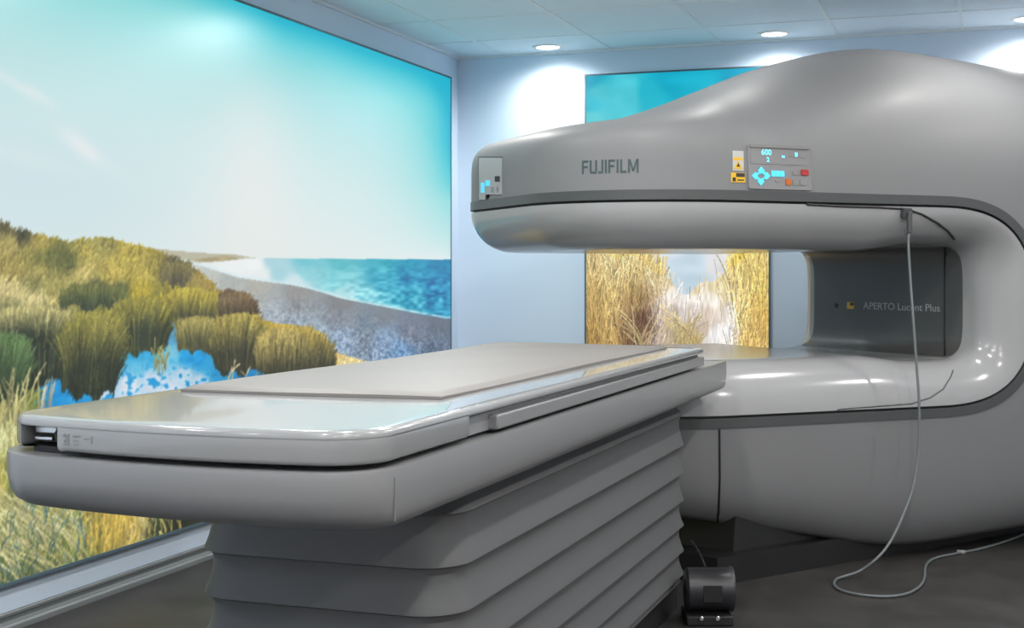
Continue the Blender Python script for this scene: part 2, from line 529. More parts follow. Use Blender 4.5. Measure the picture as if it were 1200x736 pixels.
DUNE = [(5, 269, (95, 90, 60)), (25, 277, (66, 66, 46)), (10, 284, (165, 150, 78)), (45, 288, (165, 146, 66)), (45, 298, (120, 118, 56)), (60, 302, (96, 102, 52)), (80, 308, (86, 92, 48)), (100, 296, (160, 145, 62)), (120, 288, (148, 140, 70)), (150, 300, (168, 150, 58)),
        (15, 315, (158, 142, 70)), (45, 322, (150, 138, 70)), (60, 335, (148, 140, 72)), (40, 335, (120, 118, 65)), (95, 322, (185, 166, 88)), (130, 322, (178, 158, 66)), (165, 322, (170, 152, 60)), (178, 309, (150, 135, 55)), (198, 318, (84, 78, 58)), (214, 326, (90, 84, 64)), (232, 336, (150, 130, 62)),
        (10, 346, (198, 182, 118)), (40, 352, (202, 186, 122)), (70, 360, (190, 170, 98)), (85, 345, (165, 155, 80)), (10, 366, (110, 110, 68)), (25, 385, (44, 58, 40)), (60, 380, (34, 52, 38)), (80, 395, (28, 46, 34)), (40, 420, (28, 44, 34)), (15, 400, (38, 62, 42)), (10, 430, (42, 78, 48)), (60, 430, (20, 32, 28)),
        (85, 440, (34, 54, 38)), (108, 445, (60, 68, 38)), (95, 378, (140, 135, 60)), (108, 388, (155, 145, 55)), (122, 395, (150, 140, 48)), (126, 415, (118, 112, 42)), (100, 412, (54, 68, 38)), (92, 350, (72, 80, 42)), (110, 346, (44, 58, 44)), (135, 350, (58, 72, 46)), (120, 366, (118, 118, 52)), (150, 362, (140, 132, 42)),
        (160, 384, (62, 72, 42)), (148, 402, (42, 52, 38)), (175, 398, (66, 72, 42)), (185, 380, (122, 116, 44)), (165, 345, (174, 152, 38)), (190, 345, (128, 122, 46)), (205, 343, (165, 150, 42)), (225, 346, (155, 142, 42)), (214, 361, (50, 56, 38)), (235, 360, (88, 82, 46)), (246, 352, (150, 130, 58)), (218, 382, (134, 124, 60)),
        (235, 388, (104, 98, 54)), (215, 402, (108, 106, 56)), (240, 402, (62, 62, 44)), (268, 348, (98, 78, 60)), (276, 360, (62, 48, 42)), (290, 368, (68, 54, 44)), (265, 382, (168, 150, 58)), (285, 384, (162, 140, 58)), (259, 402, (122, 112, 54)), (275, 405, (36, 40, 34)), (290, 402, (46, 46, 36)), (270, 426, (52, 54, 42)),
        (285, 430, (46, 50, 40)), (305, 396, (172, 150, 58)), (330, 394, (178, 152, 62)), (345, 397, (186, 156, 72)), (312, 415, (122, 106, 48)), (330, 425, (42, 46, 36)), (345, 430, (46, 48, 38)), (357, 411, (172, 146, 62)), (365, 426, (150, 126, 58)), (376, 421, (202, 168, 84)), (388, 426, (206, 176, 100)), (410, 428, (212, 192, 132)),
        (5, 470, (160, 150, 80)), (22, 476, (110, 120, 60)), (5, 520, (196, 196, 138)), (5, 560, (150, 150, 62)), (10, 600, (165, 155, 62)), (28, 592, (55, 92, 98)), (20, 640, (56, 98, 100)), (45, 622, (160, 158, 85)), (60, 602, (156, 128, 38)), (80, 640, (150, 150, 70)), (98, 610, (210, 190, 100)), (120, 625, (200, 170, 58)), (140, 612, (212, 178, 66)),
        (120, 645, (150, 130, 50)), (62, 655, (36, 78, 90)), (100, 650, (56, 84, 58)), (160, 613, (205, 185, 125)), (185, 616, (46, 60, 46)), (207, 618, (36, 42, 36)), (250, 560, (120, 120, 60)), (200, 540, (150, 140, 70)), (-150, 400, (60, 70, 42)), (-150, 300, (160, 145, 66)), (-100, 560, (140, 135, 60)), (-150, 640, (70, 100, 80))]
df = cv.field(Lp(DUNE), PS, PZ, 2.2, 14.0)
dn = vnoise((cv.h, cv.w), 9, 4, RNG) + .7 * vnoise((cv.h, cv.w), 4, 2, RNG)
under = df * (0.92 + .35 * dn[..., None])
cv.img[dune] = under[dune]
cv.img[sand] = sd[sand]
# grass blades
grass = dune & ~sand
ys, xs = np.nonzero(grass & (cv.GS > 2.3))
dens = 42000
pick = RNG.integers(0, len(ys), dens)
bs, bz = cv.S[xs[pick]], cv.Z[ys[pick]]
o = np.argsort(-bz + RNG.normal(0, .015, dens))
bs, bz = bs[o], bz[o]
silz = np.interp(bs, [p[0] for p in sil], [p[1] for p in sil])
rel = np.clip((1.20 - bz) / .45, 0, 1)
hg = (.035 + .085 * rel) * RNG.uniform(.6, 1.3, dens)
hg = np.minimum(hg, silz - bz + .018)
hg = np.where(silz - bz < .02, hg * .6, hg)
ln = hg * RNG.normal(.30, .34, dens)
br = np.clip(RNG.normal(.97, .13, dens), .6, 1.35)
cv.blades(bs, bz, np.maximum(hg, .012), ln, .6, df, br, .82, 1.14, 1)
# separate tussocks: dark at the foot, golden at the tips
def tussock(x0, x1, ytop, ybase, tipc, basec, n, out=.35, wind=.12, skew=0.0, glo=.30, gsp=.62):
    xs_ = RNG.beta(1.35, 1.35, n)
    yb = ybase + RNG.normal(0, 2.0, n) + 5 * np.sin(xs_ * 17 + x0) - 10 * np.abs(xs_ - .5) - (ybase - ytop) * .62 * RNG.random(n) ** 1.3
    px_ = x0 + (x1 - x0) * xs_
    P = np.array([L(a, b) for a, b in zip(px_, yb)])
    ztop = np.array([L(a, ytop)[1] for a in px_])
    q = (xs_ - .5 - skew) * 2
    dome = np.sqrt(np.clip(1 - .72 * np.abs(q) ** 2.4, .08, 1))
    H = ((ztop - P[:, 1]) - (1 - dome) * (ztop - P[:, 1]).max()) * RNG.uniform(.5, 1.06, n)
    H = np.maximum(H, .012)
    lean = H * (q * out + wind + RNG.normal(0, .16, n))
    o_ = np.argsort(-P[:, 1] + RNG.normal(0, .02, n))
    s0, z0, H, lean = P[o_, 0], P[o_, 1], H[o_], lean[o_]
    t = np.linspace(0, 1, 70)[None, :]
    S_ = s0[:, None] + lean[:, None] * t ** 1.8
    Z_ = z0[:, None] + H[:, None] * t
    c = np.rint(np.interp(S_, cv.S, np.arange(cv.w))).astype(int)
    r = np.rint((Z_ - cv.Z[0]) / (cv.Z[1] - cv.Z[0])).astype(int)
    zrel = (Z_ - z0.min()) / max((ztop - z0.min()).max(), .01)
    g = np.clip((zrel - glo + .10 * np.abs(q[o_])[:, None]) / gsp, 0, 1)
    g = np.clip(g + RNG.normal(0, .16, (len(s0), 1)), 0, 1)[..., None]
    colr = np.array(basec, float) * (1 - g) + np.array(tipc, float) * g
    colr = colr * np.clip(RNG.normal(1.06, .15, (len(s0), 1)), .6, 1.45)[..., None]
    ok = (r >= 0) & (r < cv.h) & (c >= 0) & (c < cv.w)
    cv.img[r[ok], c[ok]] = colr[ok]


tussock(190, 222, 308, 334, (120, 110, 62), (74, 70, 56), 500)
tussock(70, 150, 334, 362, (98, 104, 52), (42, 56, 44), 1500)
tussock(188, 256, 338, 374, (170, 152, 48), (54, 58, 40), 1600)
tussock(256, 299, 343, 378, (116, 96, 66), (48, 40, 37), 900)
tussock(126, 197, 350, 413, (156, 144, 50), (36, 48, 38), 2300, glo=.44)
tussock(209, 252, 372, 410, (154, 142, 70), (58, 62, 42), 1200)
tussock(249, 308, 369, 437, (170, 152, 62), (34, 40, 34), 2400, glo=.42)
tussock(300, 392, 384, 441, (178, 157, 78), (40, 44, 34), 3000, skew=-.05)
tussock(-40, 95, 362, 452, (182, 170, 104), (24, 38, 32), 4600, glo=.66, gsp=.34)
tussock(-30, 30, 392, 474, (84, 118, 66), (28, 46, 34), 1800)
tussock(72, 134, 368, 465, (156, 146, 56), (30, 40, 32), 2800, wind=.2, glo=.44)
# long pale seed stalks low in the picture and by the sand
def stalks(n, px0, px1, py0, py1, h0, h1, col, leanm, leans, wd=1, pw=1.8):
    P = np.array([L(a, b) for a, b in zip(RNG.uniform(px0, px1, n), RNG.uniform(py0, py1, n))])
    hh = RNG.uniform(h0, h1, n)
    fld = np.zeros_like(df) + np.array(col, float)
    cv.blades(P[:, 0], P[:, 1], hh, hh * RNG.normal(leanm, leans, n), .6, fld, RNG.uniform(.7, 1.15, n), .8, 1.1, wd, pw=pw)
stalks(40, -30, 30, 480, 560, .06, .16, (176, 168, 100), .15, .25, 2)
stalks(9, 0, 45, 468, 500, .09, .14, (206, 196, 130), .1, .25, 2)
stalks(6, 45, 60, 478, 490, .08, .11, (215, 220, 215), .25, .12, 2)
stalks(16, 180, 196, 425, 440, .03, .1, (170, 165, 100), .05, .3)
stalks(7, 262, 300, 442, 452, .04, .09, (225, 205, 165), -.1, .6)
stalks(300, -20, 215, 590, 700, .06, .17, (205, 185, 90), -.3, .5, 1, 1.2)
stalks(260, -20, 120, 590, 700, .06, .18, (120, 140, 70), .2, .5, 1, 1.2)
stalks(140, -20, 110, 600, 690, .08, .22, (222, 214, 150), -1.1, .4, 1, 1.2)
stalks(160, 100, 160, 600, 650, .05, .11, (222, 186, 74), .1, .3, 1)
stalks(45, 0, 110, 600, 700, .04, .09, (84, 122, 118), .2, .4, 1)

def soften(im, k=(.22, .56, .22)):
    a = np.pad(im, ((1, 1), (0, 0), (0, 0)), 'edge')
    im = a[:-2] * k[0] + a[1:-1] * k[1] + a[2:] * k[2]
    a = np.pad(im, ((0, 0), (1, 1), (0, 0)), 'edge')
    return a[:, :-2] * k[0] + a[:, 1:-1] * k[1] + a[:, 2:] * k[2]


cv.img = soften(cv.img)
gsel = dune & ~sand
gy = cv.img.mean(-1, keepdims=True)
soft = cv.img * .82 + gy * .18 + np.array((7, 7, 3.))
cv.img[gsel] = soft[gsel]
mural = empty('beach_picture', (LX, (MY0 + MY1) / 2, MZ0), 'huge backlit dune and sea picture covering the left wall', 'picture')
fr = MB()
fw, fd = .010, .030
fr.box(LX, LX + fd + .003, MY0 - fw, MY1 + fw, MZ1, MZ1 + fw)
fr.box(LX, LX + fd + .003, MY0 - fw, MY1 + fw, MZ0 - fw, MZ0)
fr.box(LX, LX + fd + .003, MY0 - fw, MY0, MZ0, MZ1)
fr.box(LX, LX + fd + .003, MY1, MY1 + fw, MZ0, MZ1)
fr.box(LX, LX + .006, MY0, MY1, MZ0, MZ1)
fr.build('picture_frame', M['alu'], mural, smooth=0)


def left_world(c, co):
    co[..., 0] = LX + fd
    co[..., 1] = c.GS
    co[..., 2] = c.GZ


picture_object('print', cv, left_world, picture_material('backlit dune print', 0.84), mural)


# ---- picture on the back wall: tall grass and a white path under a blue sky
def Bk(px, py):
    d = ray(px, py)
    t = (BY - .03) / d.y
    return (d.x * t, EYE + d.z * t)


BX0, BX1 = Bk(686, 300)[0], Bk(900, 300)[0]
cb = Canvas(np.linspace(BX0, BX1, 260), np.linspace(MZ0, MZ1, 420))
def Bp(pts):
    return [Bk(p[0], p[1]) + tuple(p[2:]) for p in pts]
PSB = 205.0
# pale blue towards the horizon, strong cyan at the top
BSKY = [(690, 92, (0, 170, 200)), (780, 88, (0, 172, 202)), (870, 82, (0, 165, 200)), (690, 120, (40, 190, 212)), (700, 110, (70, 195, 210)), (735, 112, (75, 200, 215)), (690, 140, (90, 205, 215)), (760, 110, (30, 185, 208)), (820, 100, (10, 178, 205)),
        (700, 200, (170, 220, 228)), (800, 200, (180, 222, 230)), (890, 200, (180, 222, 230)), (790, 290, (216, 226, 234)), (700, 270, (212, 224, 230)), (890, 270, (212, 224, 230)), (760, 305, (225, 224, 226)), (800, 310, (198, 218, 230)), (800, 325, (196, 216, 228)), (850, 300, (222, 222, 226))]
img = cb.field(Bp(BSKY), PSB, PSB, 3.0, 40.0)
n2 = vnoise((cb.h, cb.w), 10, 22, RNG)
cb.img = img + (n2 * 18)[..., None]
gl = Bp([(684, 296), (705, 292), (720, 305), (745, 298), (765, 318), (785, 328), (797, 346), (806, 345), (818, 332), (835, 330), (850, 318), (868, 305), (880, 292), (902, 286)])
gm = cb.below(gl)
BG = [(690, 310, (205, 178, 110)), (720, 315, (214, 190, 125)), (750, 315, (205, 180, 115)), (775, 330, (205, 182, 115)), (690, 350, (186, 150, 70)), (720, 350, (205, 170, 90)), (745, 350, (180, 148, 70)), (770, 345, (196, 166, 84)), (690, 395, (160, 122, 48)), (715, 395, (190, 152, 72)), (735, 390, (140, 100, 60)), (752, 385, (120, 80, 55)),
      (757, 375, (96, 62, 46)), (745, 402, (82, 50, 42)), (770, 400, (170, 150, 140)), (775, 370, (190, 170, 160)), (775, 349, (226, 214, 206)), (786, 350, (232, 226, 222)), (800, 349, (240, 236, 238)), (815, 349, (236, 230, 226)), (832, 350, (234, 226, 220)), (800, 356, (225, 218, 216)), (810, 362, (200, 190, 190)), (795, 365, (190, 180, 178)), (830, 370, (210, 192, 180)), (820, 385, (190, 172, 160)), (800, 395, (200, 170, 90)),
      (812, 400, (215, 176, 88)), (785, 395, (180, 160, 130)), (835, 395, (225, 225, 232)), (850, 390, (228, 228, 238)), (830, 405, (225, 222, 228)), (850, 410, (228, 226, 230)), (850, 372, (222, 212, 205)), (815, 342, (224, 204, 160)), (840, 338, (224, 206, 150)), (860, 340, (220, 188, 100)), (880, 320, (218, 184, 80)), (895, 310, (220, 190, 90)),
      (870, 370, (218, 180, 84)), (895, 360, (204, 166, 60)), (880, 400, (216, 168, 66)), (895, 400, (196, 150, 56)), (870, 420, (205, 165, 80)), (700, 430, (160, 120, 50)), (800, 470, (215, 205, 200)), (750, 500, (170, 140, 80)), (880, 500, (190, 150, 60)), (800, 600, (180, 160, 110))]
gf = cb.field(Bp(BG), PSB, PSB, 2.2, 10.0)
gn = vnoise((cb.h, cb.w), 10, 2.5, RNG)
gg = gf * (1 + .25 * gn[..., None])
cb.img[gm] = gg[gm]
ys, xs = np.nonzero(gm)
N = 7500
pick = RNG.integers(0, len(ys), N)
bs, bz = cb.S[xs[pick]], cb.Z[ys[pick]]
pathc = np.abs(bs - Bk(815, 380)[0]) < .19
keep = ~pathc | (RNG.random(N) < .03)
bs, bz = bs[keep], bz[keep]
N = len(bs)
o = np.argsort(-bz)
bs, bz = bs[o], bz[o]
hg = RNG.uniform(.14, .40, N)
gz = np.interp(bs, [p[0] for p in gl], [p[1] for p in gl])
hg = np.minimum(hg, gz - bz + np.where(RNG.random(N) < .25, .10, .035))
hg = np.maximum(hg, .02)
cb.blades(bs, bz, hg, hg * RNG.normal(0, .14, N), .5, gf, np.clip(RNG.normal(1.0, .19, N), .55, 1.4), .85, 1.08, 1, K=150)
# a few arching stems by the path
for cx, cy, n in ((795, 405, 22), (752, 408, 14), (812, 404, 14)):
    s0, z0 = Bk(cx, cy)
    hh = RNG.uniform(.06, .22, n)
    cb.blades(s0 + RNG.normal(0, .02, n), z0 + RNG.normal(0, .02, n), hh, hh * RNG.normal(-.1, .7, n), .5, np.zeros_like(gf) + np.array((214, 188, 120.)), RNG.uniform(.7, 1.1, n), .85, 1.1, 1, K=90)

gy = cb.img.mean(-1, keepdims=True)
soft = cb.img * .66 + gy * .34 + np.array((13, 9, 2.))
cb.img[gm] = soft[gm]
bmur = empty('grass_picture', ((BX0 + BX1) / 2, BY, MZ0), 'tall backlit picture of yellow dune grass on the back wall, behind the scanner', 'picture')
fr = MB()
fr.box(BX0 - fw, BX1 + fw, BY - .015, BY, MZ1, MZ1 + fw)
fr.box(BX0 - fw, BX1 + fw, BY - .015, BY, MZ0 - fw, MZ0)
fr.box(BX0 - fw, BX0, BY - .015, BY, MZ0, MZ1)
fr.box(BX1, BX1 + fw, BY - .015, BY, MZ0, MZ1)
fr.box(BX0, BX1, BY - .006, BY, MZ0, MZ1)
fr.build('picture_frame', M['alu'], bmur, smooth=0)


def back_world(c, co):
    co[..., 0] = c.GS
    co[..., 1] = BY - .012
    co[..., 2] = c.GZ


picture_object('print', cb, back_world, picture_material('backlit grass print', 0.84), bmur)

# ------------------------------------------------------------------ scanner
K = 0.96
AV = Vector((0.737, 0.676, 0)).normalized()
NV = Vector((0.676, -0.737, 0)).normalized()


def W(a, n, h):
    return AV * (a * K) + NV * (n * K) + Vector((0, 0, EYE + h * K))


NF, NR, N0 = -4.47, -5.93, -5.20
AE = 5.15
NC = -5.325
A0 = 3.80


def half(front):
    P = []
    sg = 1 if front else -1
    rc = .5
    nn = NF if front else NR
    c_n = nn - sg * rc
    for k in range(4):
        P.append((AE, N0 + (c_n - N0) * k / 4))
    for k in range(13):
        q = math.radians(90 * k / 12)
        P.append((AE - rc + rc * math.cos(q), c_n + sg * rc * math.sin(q)))
    ca, cn, ra, rn = (2.85, -5.05, .64, .58) if front else (2.50, -5.60, .29, .33)
    # line: first from the right corner to A0, then on to the nose corner
    for k in range(1, 9):
        P.append((AE - rc + (A0 - AE + rc) * k / 8, nn))
    for k in range(1, 15):
        P.append((A0 + (ca - A0) * k / 14, nn))
    for k in range(1, 17):
        q = math.radians(90 * k / 16)
        P.append((ca - ra * math.sin(q), cn + sg * rn * math.cos(q)))
    for k in range(1, 5):
        P.append((ca - ra, cn + (NC - cn) * k / 4))
    return P


HF, HR = half(True), half(False)
IA0 = 4 + 13 + 8 - 1          # index of the point at A0


def normals(P, sg):
    out = []
    for i in range(len(P)):
        a, b = P[max(i - 1, 0)], P[min(i + 1, len(P) - 1)]
        d = (b[0] - a[0], b[1] - a[1])
        l = math.hypot(*d)
        out.append((d[1] / l * sg, -d[0] / l * sg))       # outward
    return out


NFm, NRm = normals(HF, 1), normals(HR, -1)
# for the front half we travel towards -a with the outside at +n
if NFm[IA0][1] < 0: NFm = [(-x, -y) for x, y in NFm]
if NRm[IA0][1] > 0: NRm = [(-x, -y) for x, y in NRm]
OUT = HF + HR[::-1][1:-1]
OUTN = NFm + NRm[::-1][1:-1]

ZS, ZSB = 0.325, -0.588        # outer stripe edges
ZI, ZIB = 0.287, -0.550        # inner stripe edges
ZU, ZL = 0.100, -0.335         # underside of upper pole, top of lower pole

T_A = [2.0, 2.3, 2.6, 2.9, 3.2, 3.5, 3.8, 4.2, 4.6, 5.0, 5.3]
T_H = [0.593, 0.606, 0.640, 0.724, 0.84, 0.955, 1.015, 1.000, 0.962, 0.925, 0.90]
B_A = [2.0, 2.5, 2.8, 3.2, 3.5, 3.75, 4.1, 4.6, 5.3]
B_H = [-.90, -.93, -.966, -1.04, -1.10, -1.125, -1.11, -1.08, -1.06]


def smooth_interp(x, xs, ys):
    # monotone-ish cubic through knots
    x = min(max(x, xs[0]), xs[-1])
    for i in range(len(xs) - 1):
        if x <= xs[i + 1]:
            break
    def slope(j):
        if j == 0: return (ys[1] - ys[0]) / (xs[1] - xs[0])
        if j == len(xs) - 1: return (ys[-1] - ys[-2]) / (xs[-1] - xs[-2])
        return (ys[j + 1] - ys[j - 1]) / (xs[j + 1] - xs[j - 1])
    h = xs[i + 1] - xs[i]
    t = (x - xs[i]) / h
    m0, m1 = slope(i) * h, slope(i + 1) * h
    return (2 * t ** 3 - 3 * t * t + 1) * ys[i] + (t ** 3 - 2 * t * t + t) * m0 + (-2 * t ** 3 + 3 * t * t) * ys[i + 1] + (t ** 3 - t * t) * m1


def dome_power(a):
    # boxy over the nose, rounder over the hump
    return 2.8 + 4.2 * max(0.0, min(1.0, (3.0 - a) / .55))


def dome_point(a, n, t):
    ma, mn = min(max(a, 2.80), 4.50), N0
    pa, pn = a + (ma - a) * t, n + (mn - n) * t
    p = dome_power(pa)
    g = (1 - (1 - t) ** p) ** (1 / p)
    T = smooth_interp(pa, T_A, T_H)
    return pa, pn, ZS + (T - ZS) * g


mri = empty('mri_scanner', W(3.7, N0, -EYE / K), 'large grey open C-shaped imaging scanner filling the right side', 'scanner')

ts = [1 - math.cos(math.radians(90 * (j / 26.0))) for j in range(27)]
ts = [0, .0004, .0015, .004, .009] + [x for x in ts if x > .012]
mb = MB()
mb.loft([[W(*dome_point(a, n, t)) for a, n in OUT] for t in ts], True)
upper = mb.build('upper_shell', M['shell'], mri, smooth=60)

# lower shell
mb = MB()
rings = []
for v in [0, .1, .2, .35, .5, .62, .74, .84, .91, .96, 1.0]:
    r = []
    for (a, n), (na, nn) in zip(OUT, OUTN):
        ins = .012 * v + .10 * v ** 6
        pa, pn = a - na * ins, n - nn * ins
        zb = smooth_interp(a, B_A, B_H)
        r.append(W(pa, pn, ZSB + (zb - ZSB) * v))
    rings.append(r)
for ins, up in ((.16, .012), (.26, .025), (.45, .04)):
    r = []
    for (a, n), (na, nn) in zip(OUT, OUTN):
        r.append(W(a - na * ins, n - nn * ins, smooth_interp(a, B_A, B_H) + up * 0.5))
    rings.append(r)
mb.loft(rings, True)
lower = mb.build('lower_shell', M['shell'], mri, smooth=60)


def bend(aend, p, c, ztop, nplane, m=26):
    """points of the C bend from the middle of the column to the straight run"""
    out = []
    for k in range(m):
        q = math.radians(90.0 * k / m)
        out.append((A0 + (aend - A0) * math.cos(q) ** (2 / p), nplane, c + (ztop - c) * math.sin(q) ** (2 / p)))
    return out


def path(aend, p, c, ztop, d, out=0.0):
    """front bend -> along the front -> nose -> rear -> rear bend, inset by d"""
    d = d - out
    f = bend(aend, p, c, ztop, NF - d)
    for i in range(IA0, len(HF)):
        f.append((HF[i][0] - NFm[i][0] * d, HF[i][1] - NFm[i][1] * d, ztop))
    r = bend(aend, p, c, ztop, NR + d)
    for i in range(IA0, len(HR)):
        r.append((HR[i][0] - NRm[i][0] * d, HR[i][1] - NRm[i][1] * d, ztop))
    return f, r


CO = (ZS + ZSB) / 2
CI = (ZU + ZL) / 2
# column shell, flush between the upper and the lower shell
mb = MB()
rings = []
zrows = [-90 + 180 * k / 52.0 for k in range(53)]
for q in zrows:
    q = math.radians(q)
    s, cq = abs(math.sin(q)), max(math.cos(q), 0)
    z = CO + (1 if q > 0 else -1) * (ZS - CO) * s ** (2 / 2.7)
    a_s = A0 + .55 * cq ** (2 / 2.7)
    row = [(a_s + (AE - .5 - a_s) * k / 8, NF) for k in range(8)] + HF[:17][::-1] + HR[1:17] + [(AE - .5 + (a_s - AE + .5) * k / 8, NR) for k in range(1, 9)]
    rings.append([W(a, n, z) for a, n in row])
mb.loft(rings, False)
column = mb.build('column_shell', M['shell'], mri, smooth=60)

# stripe between the shells and the inner cover
mb = MB()
for zo, zi in ((ZS, ZI), (ZSB, ZIB)):
    e = [path(4.35, 2.7, CO, zo, .02), path(4.35, 2.7, CO, zo, -.004), path(4.315, 2.7, CO, zi, -.004), path(4.315, 2.7, CO, zi, .03)]
    mb.loft([[W(*p) for p in (f + r[::-1][1:])] for f, r in e], False)
mb.build('trim_stripe', M['stripe'], mri, smooth=50)
# dark groove between the stripe and the inner cover
mb = MB()
for zi, sg in ((ZI, -1), (ZIB, 1)):
    e = [path(4.316, 2.7, CO, zi + .002 * -sg, .016), path(4.30, 2.7, CO, zi + .018 * sg, .016)]
    mb.loft([[W(*p) for p in (f + r[::-1][1:])] for f, r in e], False)
mb.build('groove', M['black'], mri, smooth=50)

# inner cover: rounds over from the stripe into the gap
mb = MB()
pm = MB()
NPSI = 14
DI = .19
for sgn, z0, z1 in ((1, ZI - .010, ZU), (-1, ZIB + .010, ZL)):
    rings = [[W(*p) for p in (f + r[::-1][1:])] for f, r in [path(4.308, 2.7, CO, z0, .03)]]
    for j in range(NPSI + 1):
        psi = math.radians(90.0 * j / NPSI)
        w, d = math.sin(psi), DI * (1 - math.cos(psi))
        f, r = path(4.308 + (4.10 - 4.308) * w, 2.7 + 2.3 * w, CO + (CI - CO) * w, z0 + (z1 - z0) * w, d)
        def flare(p):
            q_ = min(max((p[0] - 3.50) / .30, 0), 1)
            return (p[0], p[1], p[2] + sgn * .030 * w * q_ * q_ * (3 - 2 * q_) * (lambda e: e * e * (3 - 2 * e))(min(1, abs(p[2] - CI) / .16)))
        f, r = [flare(p) for p in f], [flare(p) for p in r]
        rings.append([W(*p) for p in (f + r[::-1][1:])])
        last = (f, r)
    mb.loft(rings, False)
    f, r = last
    rows = [[W(*[p[i] + (q[i] - p[i]) * s for i in range(3)]) for p, q in zip(f, r)] for s in [k / 8.0 for k in range(9)]]
    cut = 19
    mb.loft([row[cut:] for row in rows], False)
    pm.loft([row[:cut + 1] for row in rows], False)
inner = mb.build('inner_cover', M['cover'], mri, smooth=50)
panel = tag(pm.build('column_panel', M['panel'], mri, smooth=50), 'dark glossy panel across the gap')


def bvh(o):
    off = WLOC[o.name]
    me = o.data
    return BVHTree.FromPolygons([v.co + off for v in me.vertices], [tuple(p.vertices) for p in me.polygons])


BV = {o.name: bvh(o) for o in (upper, lower, column, inner, panel)}


def hit(px, py, names=None):
    best = None
    d = ray(px, py).normalized()
    for k in (names or BV):
        h = BV[k].ray_cast(CAM, d)
        if h[0] is not None and (best is None or h[3] < best[2]):
            nrm = h[1] if h[1].dot(d) < 0 else -h[1]
            best = (h[0], nrm, h[3])
    return best


def surface_line(pts, names, lift=.001, sub=6):
    P = []
    for i in range(len(pts) - 1):
        for k in range(sub):
            t = k / sub
            P.append((pts[i][0] * (1 - t) + pts[i + 1][0] * t, pts[i][1] * (1 - t) + pts[i + 1][1] * t))
    P.append(pts[-1])
    out = []
    for p in P:
        h = hit(p[0], p[1], names)
        if h: out.append(h[0] + h[1] * lift)
    return out


def local_frame(px, py, names):
    c, nrm, _ = hit(px, py, names)
    tx = Vector((0, 0, 1)).cross(nrm).normalized()
    ty = nrm.cross(tx).normalized()
    return c, tx, ty, nrm


def plaque(fr_, x0, x1, y0, y1, t0, t1, r=0.0, seg=5):
    """rounded plate standing on a surface frame"""
    c, tx, ty, nz = fr_
    pts = []
    if r:
        for cx, cy, a0 in ((x1 - r, y1 - r, 0), (x0 + r, y1 - r, 90), (x0 + r, y0 + r, 180), (x1 - r, y0 + r, 270)):
            for k in range(seg + 1):
                a = math.radians(a0 + 90.0 * k / seg)
                pts.append((cx + r * math.cos(a), cy + r * math.sin(a)))
    else:
        pts = [(x0, y0), (x1, y0), (x1, y1), (x0, y1)]
    mb = MB()
    mb.loft([[c + tx * x + ty * y + nz * t for x, y in pts] for t in (t0, t1)], True, True, True)
    return mb


def text_mesh(s, size, sx=1.0, bold=0.0, spacing=1.0):
    cu = bpy.data.curves.new('t', 'FONT')
    cu.body = s
    cu.size = size
    cu.align_x = 'CENTER'
    cu.align_y = 'CENTER'
    cu.offset = bold
    cu.space_character = spacing
    cu.extrude = 0.0006
    to = bpy.data.objects.new('t', cu)
    COL.objects.link(to)
    dg = bpy.context.evaluated_depsgraph_get()
    me = bpy.data.meshes.new_from_object(to.evaluated_get(dg))
    V = [(v.co.x * sx, v.co.y, v.co.z) for v in me.vertices]
    Fs = [tuple(p.vertices) for p in me.polygons]
    bpy.data.objects.remove(to)
    bpy.data.curves.remove(cu)
    bpy.data.meshes.remove(me)
    return V, Fs


def wrap_text(V, Fs, fr_, name, lift=.0012):
    """lay lettering on the curved surface"""
    c, tx, ty, nz = fr_
    out = []
    for x, y, z in V:
        p = c + tx * x + ty * y + nz * .2
        h = BV[name].ray_cast(p, -nz)
        q = h[0] if h[0] is not None else c + tx * x + ty * y
        out.append(q + nz * (lift + z))
    return MB().add(out, Fs)


# seams
mb = MB().tube(surface_line([(843, 503), (843.5, 560), (842, 600), (840, 617)], ['lower_shell'], .0), .0045, 8)
mb.build('cover_seam', M['black'], mri)
mb = MB().tube(surface_line([(938, 489), (960, 486), (985, 479.5), (1030, 476), (1068, 473), (1090, 466), (1105, 456), (1114, 442), (1117, 434)], ['inner_cover'], .0), .0028, 8)
mb.build('cover_seam', M['stripe'], mri)
mb = MB().tube(surface_line([(945, 239.5), (990, 242), (1030, 243), (1062, 245), (1080, 251), (1098, 261), (1110, 270), (1118, 280)], ['inner_cover'], .002), .0045, 8)
mb.build('cover_seam', M['black'], mri)
# column panel seam
pts = []
for k in range(13):
    h = hit(1107, 290 + (428 - 290) * k / 12.0, ['column_panel'])
    if h: pts.append(h[0])
mb = MB().tube(pts, .004, 8)
mb.build('panel_seam', M['black'], panel)

# lettering
fr_ = local_frame(714, 195, ['upper_shell'])
LET = {'F': (.62, [(0, 0, .17, 1), (.17, .83, .62, 1), (.17, .43, .55, .59)]),
       'U': (.70, [(0, .17, .17, 1), (.53, .17, .70, 1), (.05, 0, .65, .17)]),
       'J': (.46, [(.29, .17, .46, 1), (0, 0, .42, .17)]),
       'I': (.17, [(0, 0, .17, 1)]),
       'L': (.56, [(0, 0, .17, 1), (.17, 0, .56, .17)]),
       'M': (.92, [(0, 0, .17, 1), (.75, 0, .92, 1)])}
p0, p1 = hit(681, 196, ['upper_shell'])[0], hit(747, 194, ['upper_shell'])[0]
word = 'FUJIFILM'
total = sum(LET[c][0] for c in word) + .15 * (len(word) - 1)
ux_ = (p1 - p0).length / total
uy_ = .050
mb = MB()
c0, tx, ty, nz = fr_


def on_shell(x, y, lift):
    h = BV['upper_shell'].ray_cast(c0 + tx * x + ty * y + nz * .2, -nz)
    return (h[0] if h[0] is not None else c0 + tx * x + ty * y) + nz * lift


